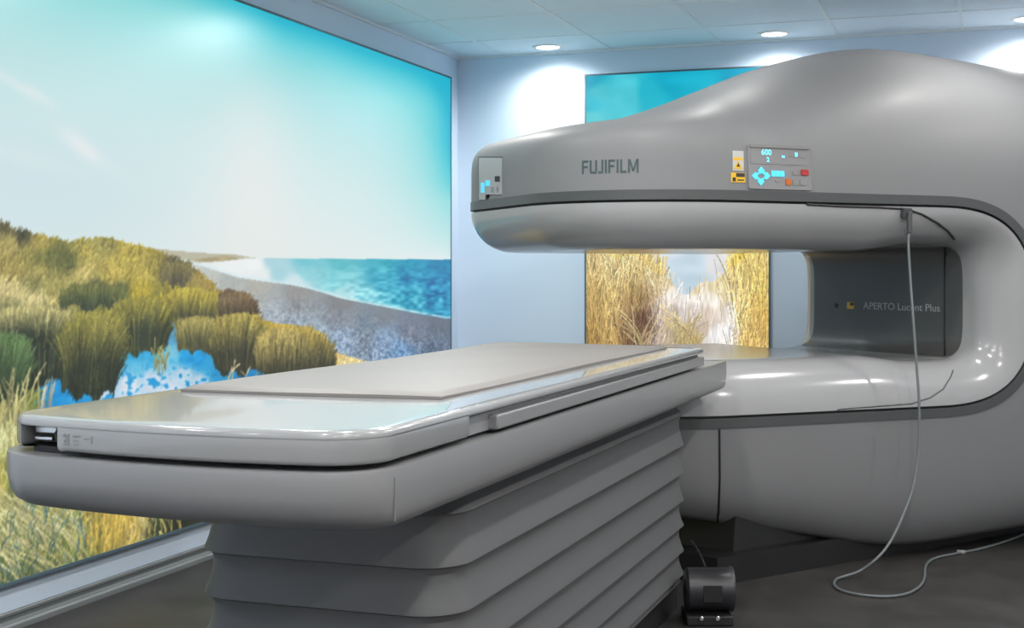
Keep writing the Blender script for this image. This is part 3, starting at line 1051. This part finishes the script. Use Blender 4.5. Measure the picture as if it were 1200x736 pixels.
def stroke(quad):
    """quad: four corners in letter units -> thin raised stroke laid on the shell"""
    n = 4
    G = []
    for j in range(n + 1):
        row = []
        for i in range(2):
            a = [quad[0][k] + (quad[1][k] - quad[0][k]) * i for k in (0, 1)]
            b = [quad[3][k] + (quad[2][k] - quad[3][k]) * i for k in (0, 1)]
            row.append([a[k] + (b[k] - a[k]) * j / n for k in (0, 1)])
        G.append(row)
    top = [[on_shell(p[0], p[1], .0014) for p in r] for r in G]
    bot = [[on_shell(p[0], p[1], .0) for p in r] for r in G]
    ring = lambda T: [r[0] for r in T] + [r[1] for r in T[::-1]]
    mb.loft(top, False)
    mb.loft([ring(bot), ring(top)], True)


xc = -total / 2
for ch in word:
    wd, parts = LET[ch]
    for x0, y0, x1, y1 in parts:
        stroke([((xc + x0) * ux_, (y0 - .5) * uy_), ((xc + x1) * ux_, (y0 - .5) * uy_), ((xc + x1) * ux_, (y1 - .5) * uy_), ((xc + x0) * ux_, (y1 - .5) * uy_)])
    if ch == 'M':
        for a, b in (((.12, 1), (.46, .12)), ((.80, 1), (.46, .12))):
            d_ = .085
            stroke([((xc + b[0] - d_) * ux_, (b[1] - .5) * uy_), ((xc + b[0] + d_) * ux_, (b[1] - .5) * uy_), ((xc + a[0] + d_) * ux_, (a[1] - .5) * uy_), ((xc + a[0] - d_) * ux_, (a[1] - .5) * uy_)])
    xc += wd + .15
mb.build('lettering', M['logo'], mri, smooth=0)

fr_ = local_frame(1056, 360, ['column_panel'])
p0, p1 = hit(1012, 360, ['column_panel'])[0], hit(1102, 360, ['column_panel'])[0]
V, Fs = text_mesh('APERTO Lucent Plus', .045, 1.0, .0002)
wd = max(v[0] for v in V) - min(v[0] for v in V)
s_ = (p1 - p0).length / wd
V = [(x * s_, y, z) for x, y, z in V]
c_ = (p0 + p1) / 2
fr_ = (c_, *fr_[1:])
wrap_text(V, Fs, fr_, 'column_panel').build('lettering', M['text'], panel, smooth=0)
fr_ = local_frame(997, 358, ['column_panel'])
mb = plaque(fr_, -.026, .026, -.016, .016, 0, .002)
st = mb.build('warning_sticker', M['yellow'], panel, smooth=0)
plaque(fr_, -.002, .024, .000, .014, .002, .003).build('sticker_print', M['black_print'], st, smooth=0)
fr_ = local_frame(980, 358, ['column_panel'])
MB().cyl(fr_[0], fr_[3], .011, .003, 18).build('port', M['black'], panel)


# control panel on the front
def size_of(x0, y0, x1, y1, names):
    a, b, c = hit(x0, y0, names)[0], hit(x1, y0, names)[0], hit(x0, y1, names)[0]
    return (b - a).length, (c - a).length


wdt, hgt = size_of(879, 173, 949, 221, ['upper_shell'])
fr_ = local_frame(914, 197, ['upper_shell'])
sx_, sy_ = wdt / 70.0, hgt / 48.0


def PX(x): return (x - 914) * sx_
def PY(y): return (197 - y) * sy_


cp = plaque(fr_, PX(877), PX(950), PY(222.5), PY(171), -.012, .004, .008).build('control_panel', M['screen'], mri, smooth=30)
plaque(fr_, PX(880), PX(947), PY(193), PY(174.5), .003, .0055, .003).build('display', M['screen'], cp, smooth=30)
plaque(fr_, PX(879), PX(948), PY(174), PY(170.5), .003, .010, .002).build('display_hood', M['greybtn'], cp, smooth=30)


def digits(s, x, y, size, mat, nm):
    V, Fs = text_mesh(s, size, 1.0, .0008)
    c, tx, ty, nz = fr_
    MB().add([c + tx * (PX(x) + a) + ty * (PY(y) + b) + nz * (.0062 + z) for a, b, z in V], Fs).build(nm, mat, cp, smooth=0)


digits('600', 898, 179.5, .030, M['ltcyan'], 'digit_readout')
digits('2', 899.5, 188, .024, M['ltcyan'], 'digit_readout')
mb = plaque(fr_, PX(915.5), PX(919), PY(185), PY(182.3), .0055, .0065)
mb.build('indicator_lamp', M['ltcyan'], cp, smooth=0)
plaque(fr_, PX(931), PX(934.3), PY(183), PY(178), .0055, .0065).build('indicator_lamp', M['ltcyan'], cp, smooth=0)
plaque(fr_, PX(935), PX(943), PY(184), PY(178), .0055, .0070, .002).build('push_button', M['greybtn'], cp, smooth=0)
plaque(fr_, PX(925), PX(930), PY(183.5), PY(178.5), .0055, .0070, .002).build('push_button', M['greybtn'], cp, smooth=0)


def arrow(cx, cy, ang, r):
    c, tx, ty, nz = fr_
    pts = []
    shape = [(r * .95, 0), (r * .1, r * .78), (-r * .75, r * .6), (-r * .45, 0), (-r * .75, -r * .6), (r * .1, -r * .78)]
    q = math.radians(ang)
    for a, b in shape:
        pts.append((a * math.cos(q) - b * math.sin(q), a * math.sin(q) + b * math.cos(q)))
    mb = MB()
    mb.loft([[c + tx * (PX(cx) + a) + ty * (PY(cy) + b) + nz * t for a, b in pts] for t in (.004, .0075)], True, True, True)
    mb.build('arrow_button', M['cyan'], cp, smooth=0)


rb = 4.6 * sx_
arrow(891.5, 201.5, 90, rb)
arrow(890.5, 213.5, 270, rb)
arrow(884.8, 207.5, 180, rb)
arrow(897.2, 207.0, 0, rb)
for i, x in enumerate((905.5, 910.5, 915.5)):
    plaque(fr_, PX(x - 2.4), PX(x + 2.4), PY(207.5), PY(200.5), .004, .0065, .003).build('lit_button', M['cyan'], cp, smooth=0)
plaque(fr_, PX(907), PX(912), PY(213.5), PY(211.5), .004, .006).build('push_button', M['greybtn'], cp, smooth=0)
tag(plaque(fr_, PX(937.3), PX(945.8), PY(205), PY(198), .004, .009, .004).build('push_button', M['red'], cp, smooth=0), 'red button')
tag(plaque(fr_, PX(919), PX(925.3), PY(217), PY(209.8), .004, .008, .003).build('push_button', M['orange'], cp, smooth=0), 'orange button')
for x0, x1, y0, y1 in ((928, 934, 205, 199.5), (928, 934.5, 217, 210.5), (936, 942.5, 217, 210.5)):
    plaque(fr_, PX(x0), PX(x1), PY(y0), PY(y1), .004, .0065, .002).build('push_button', M['greybtn'], cp, smooth=0)

# two warning stickers beside it
f2 = local_frame(865, 195, ['upper_shell'])


def QX(x): return (x - 865) * sx_
def QY(y): return (195 - y) * sy_


st = plaque(f2, QX(859), QX(871), QY(200), QY(177), -.004, .0012).build('warning_sticker', M['paper'], mri, smooth=0)
plaque(f2, QX(859.5), QX(870), QY(188), QY(184.5), .0012, .0018).build('sticker_print', M['yellow'], st, smooth=0)
c, tx, ty, nz = f2
tri = [(QX(860), QY(198)), (QX(869.5), QY(198)), (QX(864.8), QY(188.3))]
MB().loft([[c + tx * a + ty * b + nz * t for a, b in tri] for t in (.0012, .0022)], True, True, True).build('sticker_print', M['yellow'], st, smooth=0)
tri = [(QX(862.8), QY(195.5)), (QX(866.9), QY(195.5)), (QX(864.9), QY(190.8))]
MB().loft([[c + tx * a + ty * b + nz * t for a, b in tri] for t in (.0022, .0028)], True, True, True).build('sticker_print', M['black_print'], st, smooth=0)
st = plaque(f2, QX(857), QX(872.5), QY(213.5), QY(202.3), -.006, .0012).build('warning_sticker', M['yellow'], mri, smooth=0)
plaque(f2, QX(862.5), QX(872), QY(207.2), QY(202.8), .0012, .002).build('sticker_print', M['black_print'], st, smooth=0)
plaque(f2, QX(858.5), QX(862), QY(212.5), QY(208), .0012, .002).build('sticker_print', M['black_print'], st, smooth=0)
plaque(f2, QX(864), QX(871), QY(211.5), QY(210), .0012, .002).build('sticker_print', M['black_print'], st, smooth=0)

# side control panel on the nose
def curved_plate(x0, x1, y0, y1, lift, name, depth=.02, nu=10, nv=8):
    """plate following the shell between four photo edges"""
    T, B = [], []
    for j in range(nv + 1):
        for i in range(nu + 1):
            h = hit(x0 + (x1 - x0) * i / nu, y0 + (y1 - y0) * j / nv, [name])
            T.append(h[0] + h[1] * lift)
            B.append(h[0] - h[1] * depth)
    w_ = nu + 1
    mb = MB()
    mb.loft([T[j * w_:(j + 1) * w_] for j in range(nv + 1)], False)
    e = [i for i in range(w_)] + [j * w_ + nu for j in range(1, nv + 1)] + [nv * w_ + i for i in range(nu - 1, -1, -1)] + [j * w_ for j in range(nv - 1, 0, -1)]
    mb.loft([[T[i] for i in e], [B[i] for i in e]], True)
    return mb


sp_ = curved_plate(561, 588.5, 183.5, 234, .003, 'upper_shell').build('control_panel', M['stripe'], mri, smooth=30)
tag(sp_, 'small side control panel on the nose')
curved_plate(562.3, 588.6, 185.2, 234.1, .0045, 'upper_shell').build('panel_face', M['cover'], sp_, smooth=30)
curved_plate(581.3, 587, 206.5, 213, .006, 'upper_shell', nu=2, nv=2).build('display', M['black'], sp_, smooth=0)
curved_plate(565, 569, 214, 226, .006, 'upper_shell', nu=2, nv=2).build('arrow_button', M['cyan'], sp_, smooth=0)
curved_plate(570.5, 575.5, 211.5, 218, .006, 'upper_shell', nu=2, nv=2).build('arrow_button', M['cyan'], sp_, smooth=0)
curved_plate(577, 579.5, 219.5, 225.5, .006, 'upper_shell', nu=2, nv=2).build('push_button', M['greybtn'], sp_, smooth=0)
curved_plate(583, 585.3, 219, 225, .006, 'upper_shell', nu=2, nv=2).build('push_button', M['greybtn'], sp_, smooth=0)

# plinth under the lower shell (set back, angular)
pa_, pb_ = Vector((-.93, 4.93, 0)), Vector((.14, 6.42, 0))
dv = (pb_ - pa_).normalized()
nvp = Vector((-dv.y, dv.x, 0))
mb = MB()
q = [pa_ + dv * -.03, pb_ + dv * .2, pb_ + dv * .2 + nvp * .8, Vector((-1.55, 5.75, 0)), Vector((-1.42, 5.06, 0))]
mb.loft([[p + Vector((0, 0, z)) - (dv * 0) + (Vector((-.75, 5.8, 0)) - p) * ins for p in q] for z, ins in ((0, 0), (.10, 0), (.10, .16), (.30, .20))], True, True, True)
mb.build('plinth', M['plinth'], mri, smooth=0)

# cable hook under the stripe
h_ = hit(1062, 250, ['inner_cover'])
c_, tx, ty, nz = local_frame(1062, 250, ['inner_cover'])
mb = MB()
f5 = (c_, tx, ty, nz)
mb = plaque(f5, -.028, .012, -.016, .022, -.01, .018, .004)
mb.v += []
hook = mb.build('cable_hook', M['stripe'], mri, smooth=30)
mb = MB().cyl(c_ + nz * .02 + Vector((0, 0, -.075)), (0, 0, 1), .011, .085, 16, bevel=.003)
mb.build('clip', M['stripe'], hook)
mb = MB().cyl(c_ + nz * .02 + Vector((0, 0, -.080)) - tx * .018, (0, 0, 1), .006, .02, 12, bevel=.002)
mb.build('clip', M['stripe'], hook)

# ------------------------------------------------------------------ cable
def at_n(px, py, n):
    d = ray(px, py)
    t = n * K / (d.x * NV.x + d.y * NV.y)
    return CAM + d * t


nh = (c_ + nz * .02).dot(NV) / K
cps = [c_ + nz * .02 + Vector((0, 0, -.07)), at_n(1064.5, 285, nh + .003), at_n(1067, 330, nh + .02), at_n(1071, 385, nh + .05), at_n(1075, 440, nh + .07), at_n(1077, 470, nh + .08), at_n(1077.5, 505, nh + .085), at_n(1076, 535, nh + .09), at_n(1070, 572, nh + .10), at_n(1058, 605, nh + .11), at_n(1045, 632, nh + .13),
       at_n(1030, 652, nh + .17)]
fl = [(1008, 669), (985, 677), (977.5, 683), (982, 690), (996, 695), (1020, 698.5), (1045, 699), (1065, 695), (1078, 687), (1083.5, 677), (1084, 667), (1088, 659), (1100, 653), (1125, 648), (1150, 643), (1180, 634), (1205, 624), (1230, 615)]
cps += [on_floor(x, y, .006 if i else .03) for i, (x, y) in enumerate(fl)]


def catmull(P, sub=6):
    out = []
    P = [Vector(p) for p in P]
    for i in range(len(P) - 1):
        p0, p1, p2, p3 = P[max(i - 1, 0)], P[i], P[i + 1], P[min(i + 2, len(P) - 1)]
        for k in range(sub):
            t = k / sub
            out.append(.5 * ((2 * p1) + (p2 - p0) * t + (2 * p0 - 5 * p1 + 4 * p2 - p3) * t * t + (3 * p1 - p0 - 3 * p2 + p3) * t ** 3))
    out.append(P[-1])
    return out


sm = [Vector((p.x, p.y, max(p.z, .0065))) for p in catmull(cps)]
cb_ = empty('hanging_cable', (sm[0].x, sm[0].y, 0), 'thin grey cable hanging from the scanner and looping over the floor', 'cable')
MB().tube(sm, .0052, 10).build('cord', M['cable'], cb_)
j_ = on_floor(1127, 647.5, .007)
MB().cyl(j_ - Vector((.02, 0, 0)), (1, .25, 0), .0095, .035, 14, bevel=.003).build('connector', M['frame'], cb_)

# ------------------------------------------------------------------ patient table
table = empty('patient_table', (-1.27, 3.2, 0), 'long white patient table on grey bellows in front of the scanner', 'table')
SX0, SX1, SY0, SY1 = -1.656, -.910, 1.915, 4.50
ZT, ZB = .886, .8305


def slab_outline(x0, x1, y0, y1, rf, rb, bow, notch=None, skew=.048):
    """plan outline with finely divided sides: big front corners, small back corners, bowed front"""
    P = []
    def arc(cx, cy, r, a0, n=9):
        for k in range(n + 1):
            a = math.radians(a0 + 90.0 * k / n)
            P.append([cx + r * math.cos(a), cy + r * math.sin(a)])
    def seg(xa, ya, xb, yb, n):
        for k in range(1, n):
            P.append([xa + (xb - xa) * k / n, ya + (yb - ya) * k / n])
    arc(x1 - rb, y1 - rb, rb, 0)
    seg(x1 - rb, y1, x0 + rb, y1, 6)
    arc(x0 + rb, y1 - rb, rb, 90)
    seg(x0, y1 - rb, x0, y0 + rf, 24)
    arc(x0 + rf, y0 + rf, rf, 180)
    seg(x0 + rf, y0, x1 - rf, y0, 20)
    arc(x1 - rf, y0 + rf, rf, 270)
    seg(x1, y0 + rf, x1, y1 - rb, 24)
    for p in P:
        q = (p[0] - x0) / (x1 - x0)
        p[1] += (skew * (1 - q) - bow * 4 * q * (1 - q)) * max(0.0, 1 - (p[1] - y0) / 0.4)
    if notch:
        xa, xb, depth = notch
        R, done = [], False
        def yfront(x):
            c = [p for p in P if p[1] < y0 + .3]
            c.sort()
            for a, b in zip(c, c[1:]):
                if a[0] <= x <= b[0] and b[0] > a[0]:
                    return a[1] + (b[1] - a[1]) * (x - a[0]) / (b[0] - a[0])
            return y0
        for p in P:
            if p[1] < y0 + .16 and xa <= p[0] <= xb:
                if not done:
                    R += [[xa, yfront(xa)], [xa + .002, yfront(xa) + depth], [xb - .002, yfront(xa) + depth], [xb, yfront(xb)]]
                    done = True
                continue
            R.append(p)
        P = R
    return P


def inset(P, d, z):
    n = len(P)
    out = []
    for i in range(n):
        a, b = P[i - 1], P[(i + 1) % n]
        dx, dy = b[0] - a[0], b[1] - a[1]
        l = math.hypot(dx, dy) or 1
        out.append((P[i][0] - dy / l * d, P[i][1] + dx / l * d, z))
    return out


mb = MB()
LIP = slab_outline(SX0, SX1, SY0, 2.335, .085, .004, .050, notch=(-1.600, -1.500, .07))
mb.loft([inset(LIP, d, z) for d, z in ((.006, ZB), (.002, ZB + .003), (0, ZB + .008), (0, .872))], True, True, True)
# upper plate over the full length, soft front edge
PLATE = slab_outline(SX0, SX1, SY0, SY1, .085, .03, .050)
mb.loft([inset(PLATE, d, z) for d, z in ((.012, .868), (.001, .8695), (0, .871), (0, .875), (.001, .8795), (.0035, .8825), (.007, .8846), (.012, .8856), (.020, .886), (.06, .886))], True, True, True)
mb.build('tabletop', M['white'], table, smooth=45)
# inset core below the plate
mb = MB()
mb.loft([rounded_rect(SX0 + .02, SX1 - .016, 2.30, SY1 - .02, .03, z) for z in (.829, .864)], True, True, True)
mb.build('table_core', M['frame'], table, smooth=30)
# side rails
for xa, xb in ((SX1 - .020, SX1 + .004), (SX0 - .004, SX0 + .020)):
    mb = MB()
    mb.box(xa, xb, 2.475, SY1 - .035, .829, .8585)
    mb.build('side_rail', M['frame'], table, smooth=30, bevel=.004)
mb = MB()
mb.loft([rounded_rect(SX0 + .035, SX1 - .03, SY0 + .06, 4.46, .06, z, bow=.04) for z in (.80, .832)], True, True, True)
mb.build('gap_seal', M['black'], table, smooth=30)
# connector recess contents
mb = MB()
mb.box(-1.598, -1.502, 2.005, 2.032, .833, .869)
cr = mb.build('connector_recess', M['socket'], table, smooth=0)
mb = MB()
mb.box(-1.590, -1.545, 1.975, 2.006, .852, .864)
mb.build('socket', M['metal'], cr, smooth=0, bevel=.002)
mb = MB()
mb.box(-1.588, -1.550, 1.970, 2.006, .840, .847)
mb.build('socket', M['metal'], cr, smooth=0, bevel=.002)
MB().cyl((-1.521, 1.952, .852), (0, 1, 0), .0125, .055, 20, bevel=.002).build('plug', M['black'], cr)
# printed marks beside the recess
mb = MB()
def front_y(x):
    s = (x - SX0) / (SX1 - SX0)
    return SY0 + .048 * (1 - s) - .050 * 4 * s * (1 - s) - .0010
for x0, x1, z0, z1 in ((-1.483, -1.480, .857, .862), (-1.483, -1.480, .846, .851), (-1.474, -1.471, .842, .862), (-1.486, -1.466, .858, .8595), (-1.478, -1.475, .847, .856), (-1.484, -1.470, .843, .8445), (-1.460, -1.440, .858, .8592), (-1.460, -1.446, .850, .8512), (-1.458, -1.449, .843, .846), (-1.436, -1.424, .855, .856), (-1.420, -1.417, .848, .860)):
    y_ = front_y((x0 + x1) / 2)
    mb.box(x0, x1, y_, y_ + .002, z0, z1)
mb.build('printed_marks', M['greybtn'], table, smooth=0)
MB().cyl((SX0 + .006, 2.035, .846), (-1, 0, 0), .008, .009, 16).build('side_socket', M['black'], table)

# lower frame
FX0, FX1, FY0_, FY1_ = -1.672, -.905, 1.905, 4.86
FR = slab_outline(FX0, FX1, FY0_, FY1_, .09, .004, .052)
def fring(z, side, front):
    # the underside sweeps back at the front end, less at the sides
    out = []
    for x, y in FR:
        w_ = max(0.0, 1 - (y - FY0_ + .05) / .30)
        cxm = (FX0 + FX1) / 2
        sx = (cxm - x) / ((FX1 - FX0) / 2)
        out.append((x + sx * side, min(y + front * w_, FY1_), z))
    return out
ringlist = [fring(.8208, .03, .03), fring(.8215, .012, .012), fring(.8213, .005, .005), fring(.8195, .001, .001), fring(.814, 0, 0), fring(.780, 0, .002), fring(.755, .001, .010), fring(.738, .004, .028), fring(.726, .010, .056), fring(.719, .022, .09), fring(.716, .045, .15)]
mb = MB()
mb.loft(ringlist, True, True, True)
fo_ = mb.build('bed_frame', M['frame'], table, smooth=45)
# corner seam
mb = MB()
mb.box(-.9052, -.9040, 1.990, 1.9925, .735, .806)
mb.build('corner_seam', M['greybtn'], fo_, smooth=0)

# bellows
BX_0, BX_1, BY_0, BY_1 = -1.585, -.985, 2.44, 4.60
tips = [.66, .556, .462, .37, .285, .2, .122]
mb = MB()
rings = []
def bring(z, ins):
    return rounded_rect(BX_0 + ins, BX_1 - ins, BY_0 + ins, BY_1 - ins, .10, z, 8)
rings.append(bring(.722, .040))
rings.append(bring(.690, .030))
for i, zt in enumerate(tips):
    top = .690 if i == 0 else tips[i - 1]
    hgt_ = top - zt
    if i:
        rings.append(bring(zt + hgt_ * .95, .008))
        rings.append(bring(zt + hgt_ * .80, .014))
        rings.append(bring(zt + hgt_ * .55, .013))
    rings.append(bring(zt + hgt_ * .22, .006))
    rings.append(bring(zt + hgt_ * .06, .001))
    rings.append(bring(zt, 0))
rings.append(bring(.112, .012))
rings.append(bring(.096, .010))
rings.append(bring(.090, .018))
mb.loft(rings, True, True, True)
mb.build('bellows', M['bellows'], table, smooth=32)
mb = MB()
mb.loft([rounded_rect(BX_0 + .05, BX_1 - .028, BY_0 + .06, BY_1 - .03, .04, z) for z in (0, .092)], True, True, True)
mb.build('base', M['base'], table, smooth=30)

# ------------------------------------------------------------------ pad
nx, ny = 36, 90
px0, px1, py0, py1 = -1.600, -1.018, 2.445, 4.40
mb = MB()
def padz(u, v):
    z = .8985
    z += .006 * math.exp(-((u - .25) / .22) ** 2 - ((v - .93) / .05) ** 2)
    z += .0015 * math.sin(9 * v + 3 * u) + .0012 * math.sin(23 * v - 5 * u) * (u * (1 - u) * 4)
    z += .002 * math.exp(-((v - .86) / .02) ** 2) * math.sin(6 * u)
    return z
rings = []
def pring(ins, zf):
    base = rounded_rect(px0 + ins, px1 - ins, py0 + ins, py1 - ins, .030, 0, 5)
    return base
top = []
grid = []
for j in range(ny + 1):
    row = []
    for i in range(nx + 1):
        u_, v_ = i / nx, j / ny
        x_ = px0 + (px1 - px0) * u_
        y_ = py0 + (py1 - py0) * v_ - .012 * math.sin(math.pi * u_) * (1 - v_) + .012 * u_ * (1 - v_)
        e = min(u_ * (px1 - px0), (1 - u_) * (px1 - px0), v_ * (py1 - py0), (1 - v_) * (py1 - py0))
        dz = -.007 * max(0, 1 - e / .012) ** 2
        row.append((x_, y_, padz(u_, v_) + dz))
    grid.append(row)
mb.loft(grid, False)
bot = [[(p[0], p[1], .8864) for p in row] for row in grid]
mb.loft(bot, False)
edge = lambda G: G[0] + [r[-1] for r in G[1:]] + G[-1][::-1][1:] + [r[0] for r in G[::-1][1:-1]]
mb.loft([edge(bot), edge(grid)], True)
pad = mb.build('table_pad', M['pad'], None, smooth=50)
tag(pad, 'thin grey vinyl pad lying on the white patient table', 'pad')

# ------------------------------------------------------------------ foot switch
fp = on_floor(829, 733)
fs = empty('foot_switch', (fp.x, fp.y, 0), 'small black hooded foot pedal on the floor beside the table base', 'foot pedal')
cx, cy = fp.x, fp.y + .05
ax = Vector((CT, ST, 0))
dp = Vector((-ST, CT, 0))
C0 = Vector((cx, cy, 0))
def fsw(u, v, z): return C0 + ax * u + dp * v + Vector((0, 0, z))
mb = MB()
mb.loft([[fsw(u, v, z) for u, v in ((-.085, -.06), (.065, -.06), (.065, .09), (-.085, .09))] for z in (0, .032)], True, True, True)
mb.build('base_plate', M['black'], fs, smooth=30, bevel=.005)
# hood: open barrel lying across
mb = MB()
rings = []
for (u, rr) in ((-.082, .058), (-.074, .066), (.055, .066), (.068, .070), (.074, .068), (.074, .058), (.060, .056), (-.02, .054)):
    rings.append([fsw(u, .01 + rr * math.cos(q) * .95, .105 + rr * 1.05 * math.sin(q)) for q in [2 * math.pi * k / 28 for k in range(28)]])
mb.loft(rings, True, True, True)
mb.build('hood', M['dark_plastic'], fs, smooth=40)
mb = MB()
mb.loft([[fsw(u, -.055 + .004 * k, z) for u, z in ((-.03, .075), (.03, .075), (.03, .13), (-.03, .13))] for k in range(2)], True, True, True)
mb.build('pedal', M['black'], fs, smooth=0, bevel=.003)
for u in (-.026, .026):
    MB().cyl(fsw(u - .012, -.055, .026), -dp, .0075, .012, 14, bevel=.002).build('bolt', M['metal'], fs)
pts = [fsw(-.01, .05, .165), fsw(-.015, .10, .185), fsw(-.02, .16, .20), fsw(-.03, .25, .215)]
MB().tube(catmull(pts), .005, 8).build('lead', M['black'], fs)

# ------------------------------------------------------------------ downlights
def downlight(x, y, label, power, cone=165, group='recessed downlights', blend=1.0):
    d = empty('ceiling_downlight', (x, y, CZ), label, 'light', group)
    mb = MB()
    seg = 32
    prof = [(.062, -.001), (.066, -.008), (.082, -.006), (.090, .0)]
    mb.loft([[(x + r * math.cos(q), y + r * math.sin(q), CZ + z) for q in [2 * math.pi * k / seg for k in range(seg)]] for r, z in prof], True)
    mb.build('trim_ring', M['lamp_trim'], d, smooth=60)
    MB().cyl((x, y, CZ - .005), (0, 0, 1), .066, .003, seg).build('diffuser', M['diffuser'], d, smooth=30)
    ld = bpy.data.lights.new('lamp', 'SPOT')
    ld.energy = power
    ld.spot_size = math.radians(cone)
    ld.spot_blend = blend
    ld.shadow_soft_size = .05
    ld.color = (1.0, .975, .94)
    lo = bpy.data.objects.new('lamp', ld)
    COL.objects.link(lo)
    lo.parent = d
    lo.location = (0, 0, -.03)
    return d


PW = 27
downlight(-2.34, 7.20, 'round recessed ceiling downlight nearest the room corner', PW)
downlight(-1.09, 7.20, 'round recessed ceiling downlight just left of the scanner top', PW)
downlight(.16, 7.20, 'round recessed ceiling downlight over the right end of the scanner', PW)
for yy, pw_ in ((5.66, 46), (4.10, 42), (2.54, 40), (0.98, 46), (-.58, 46)):  # unseen rows, mostly added as fill light; only the first is read from reflections
    for xx in (-2.34, -1.09, .16, 1.41):
        # the lamps over the scanner are dimmed
        dim = {-1.09: .22, .16: .70}.get(xx, 1) if yy == 5.66 else 1
        downlight(xx, yy, 'round recessed ceiling downlight out of frame, in unseen rows mostly added to fill the room with light', dim * pw_ * (.55 if xx < -2 and yy < 3 else 1), blend=.30)

# ------------------------------------------------------------------ world, view
w = bpy.data.worlds.new('world')
SC.world = w
w.use_nodes = True
w.node_tree.nodes['Background'].inputs[0].default_value = (.6, .7, .8, 1)
w.node_tree.nodes['Background'].inputs[1].default_value = 0.0
vs = SC.view_settings
vs.view_transform = 'Standard'
vs.look = 'None'
vs.exposure = 0.25
vs.gamma = 1.0
vs.use_curve_mapping = False
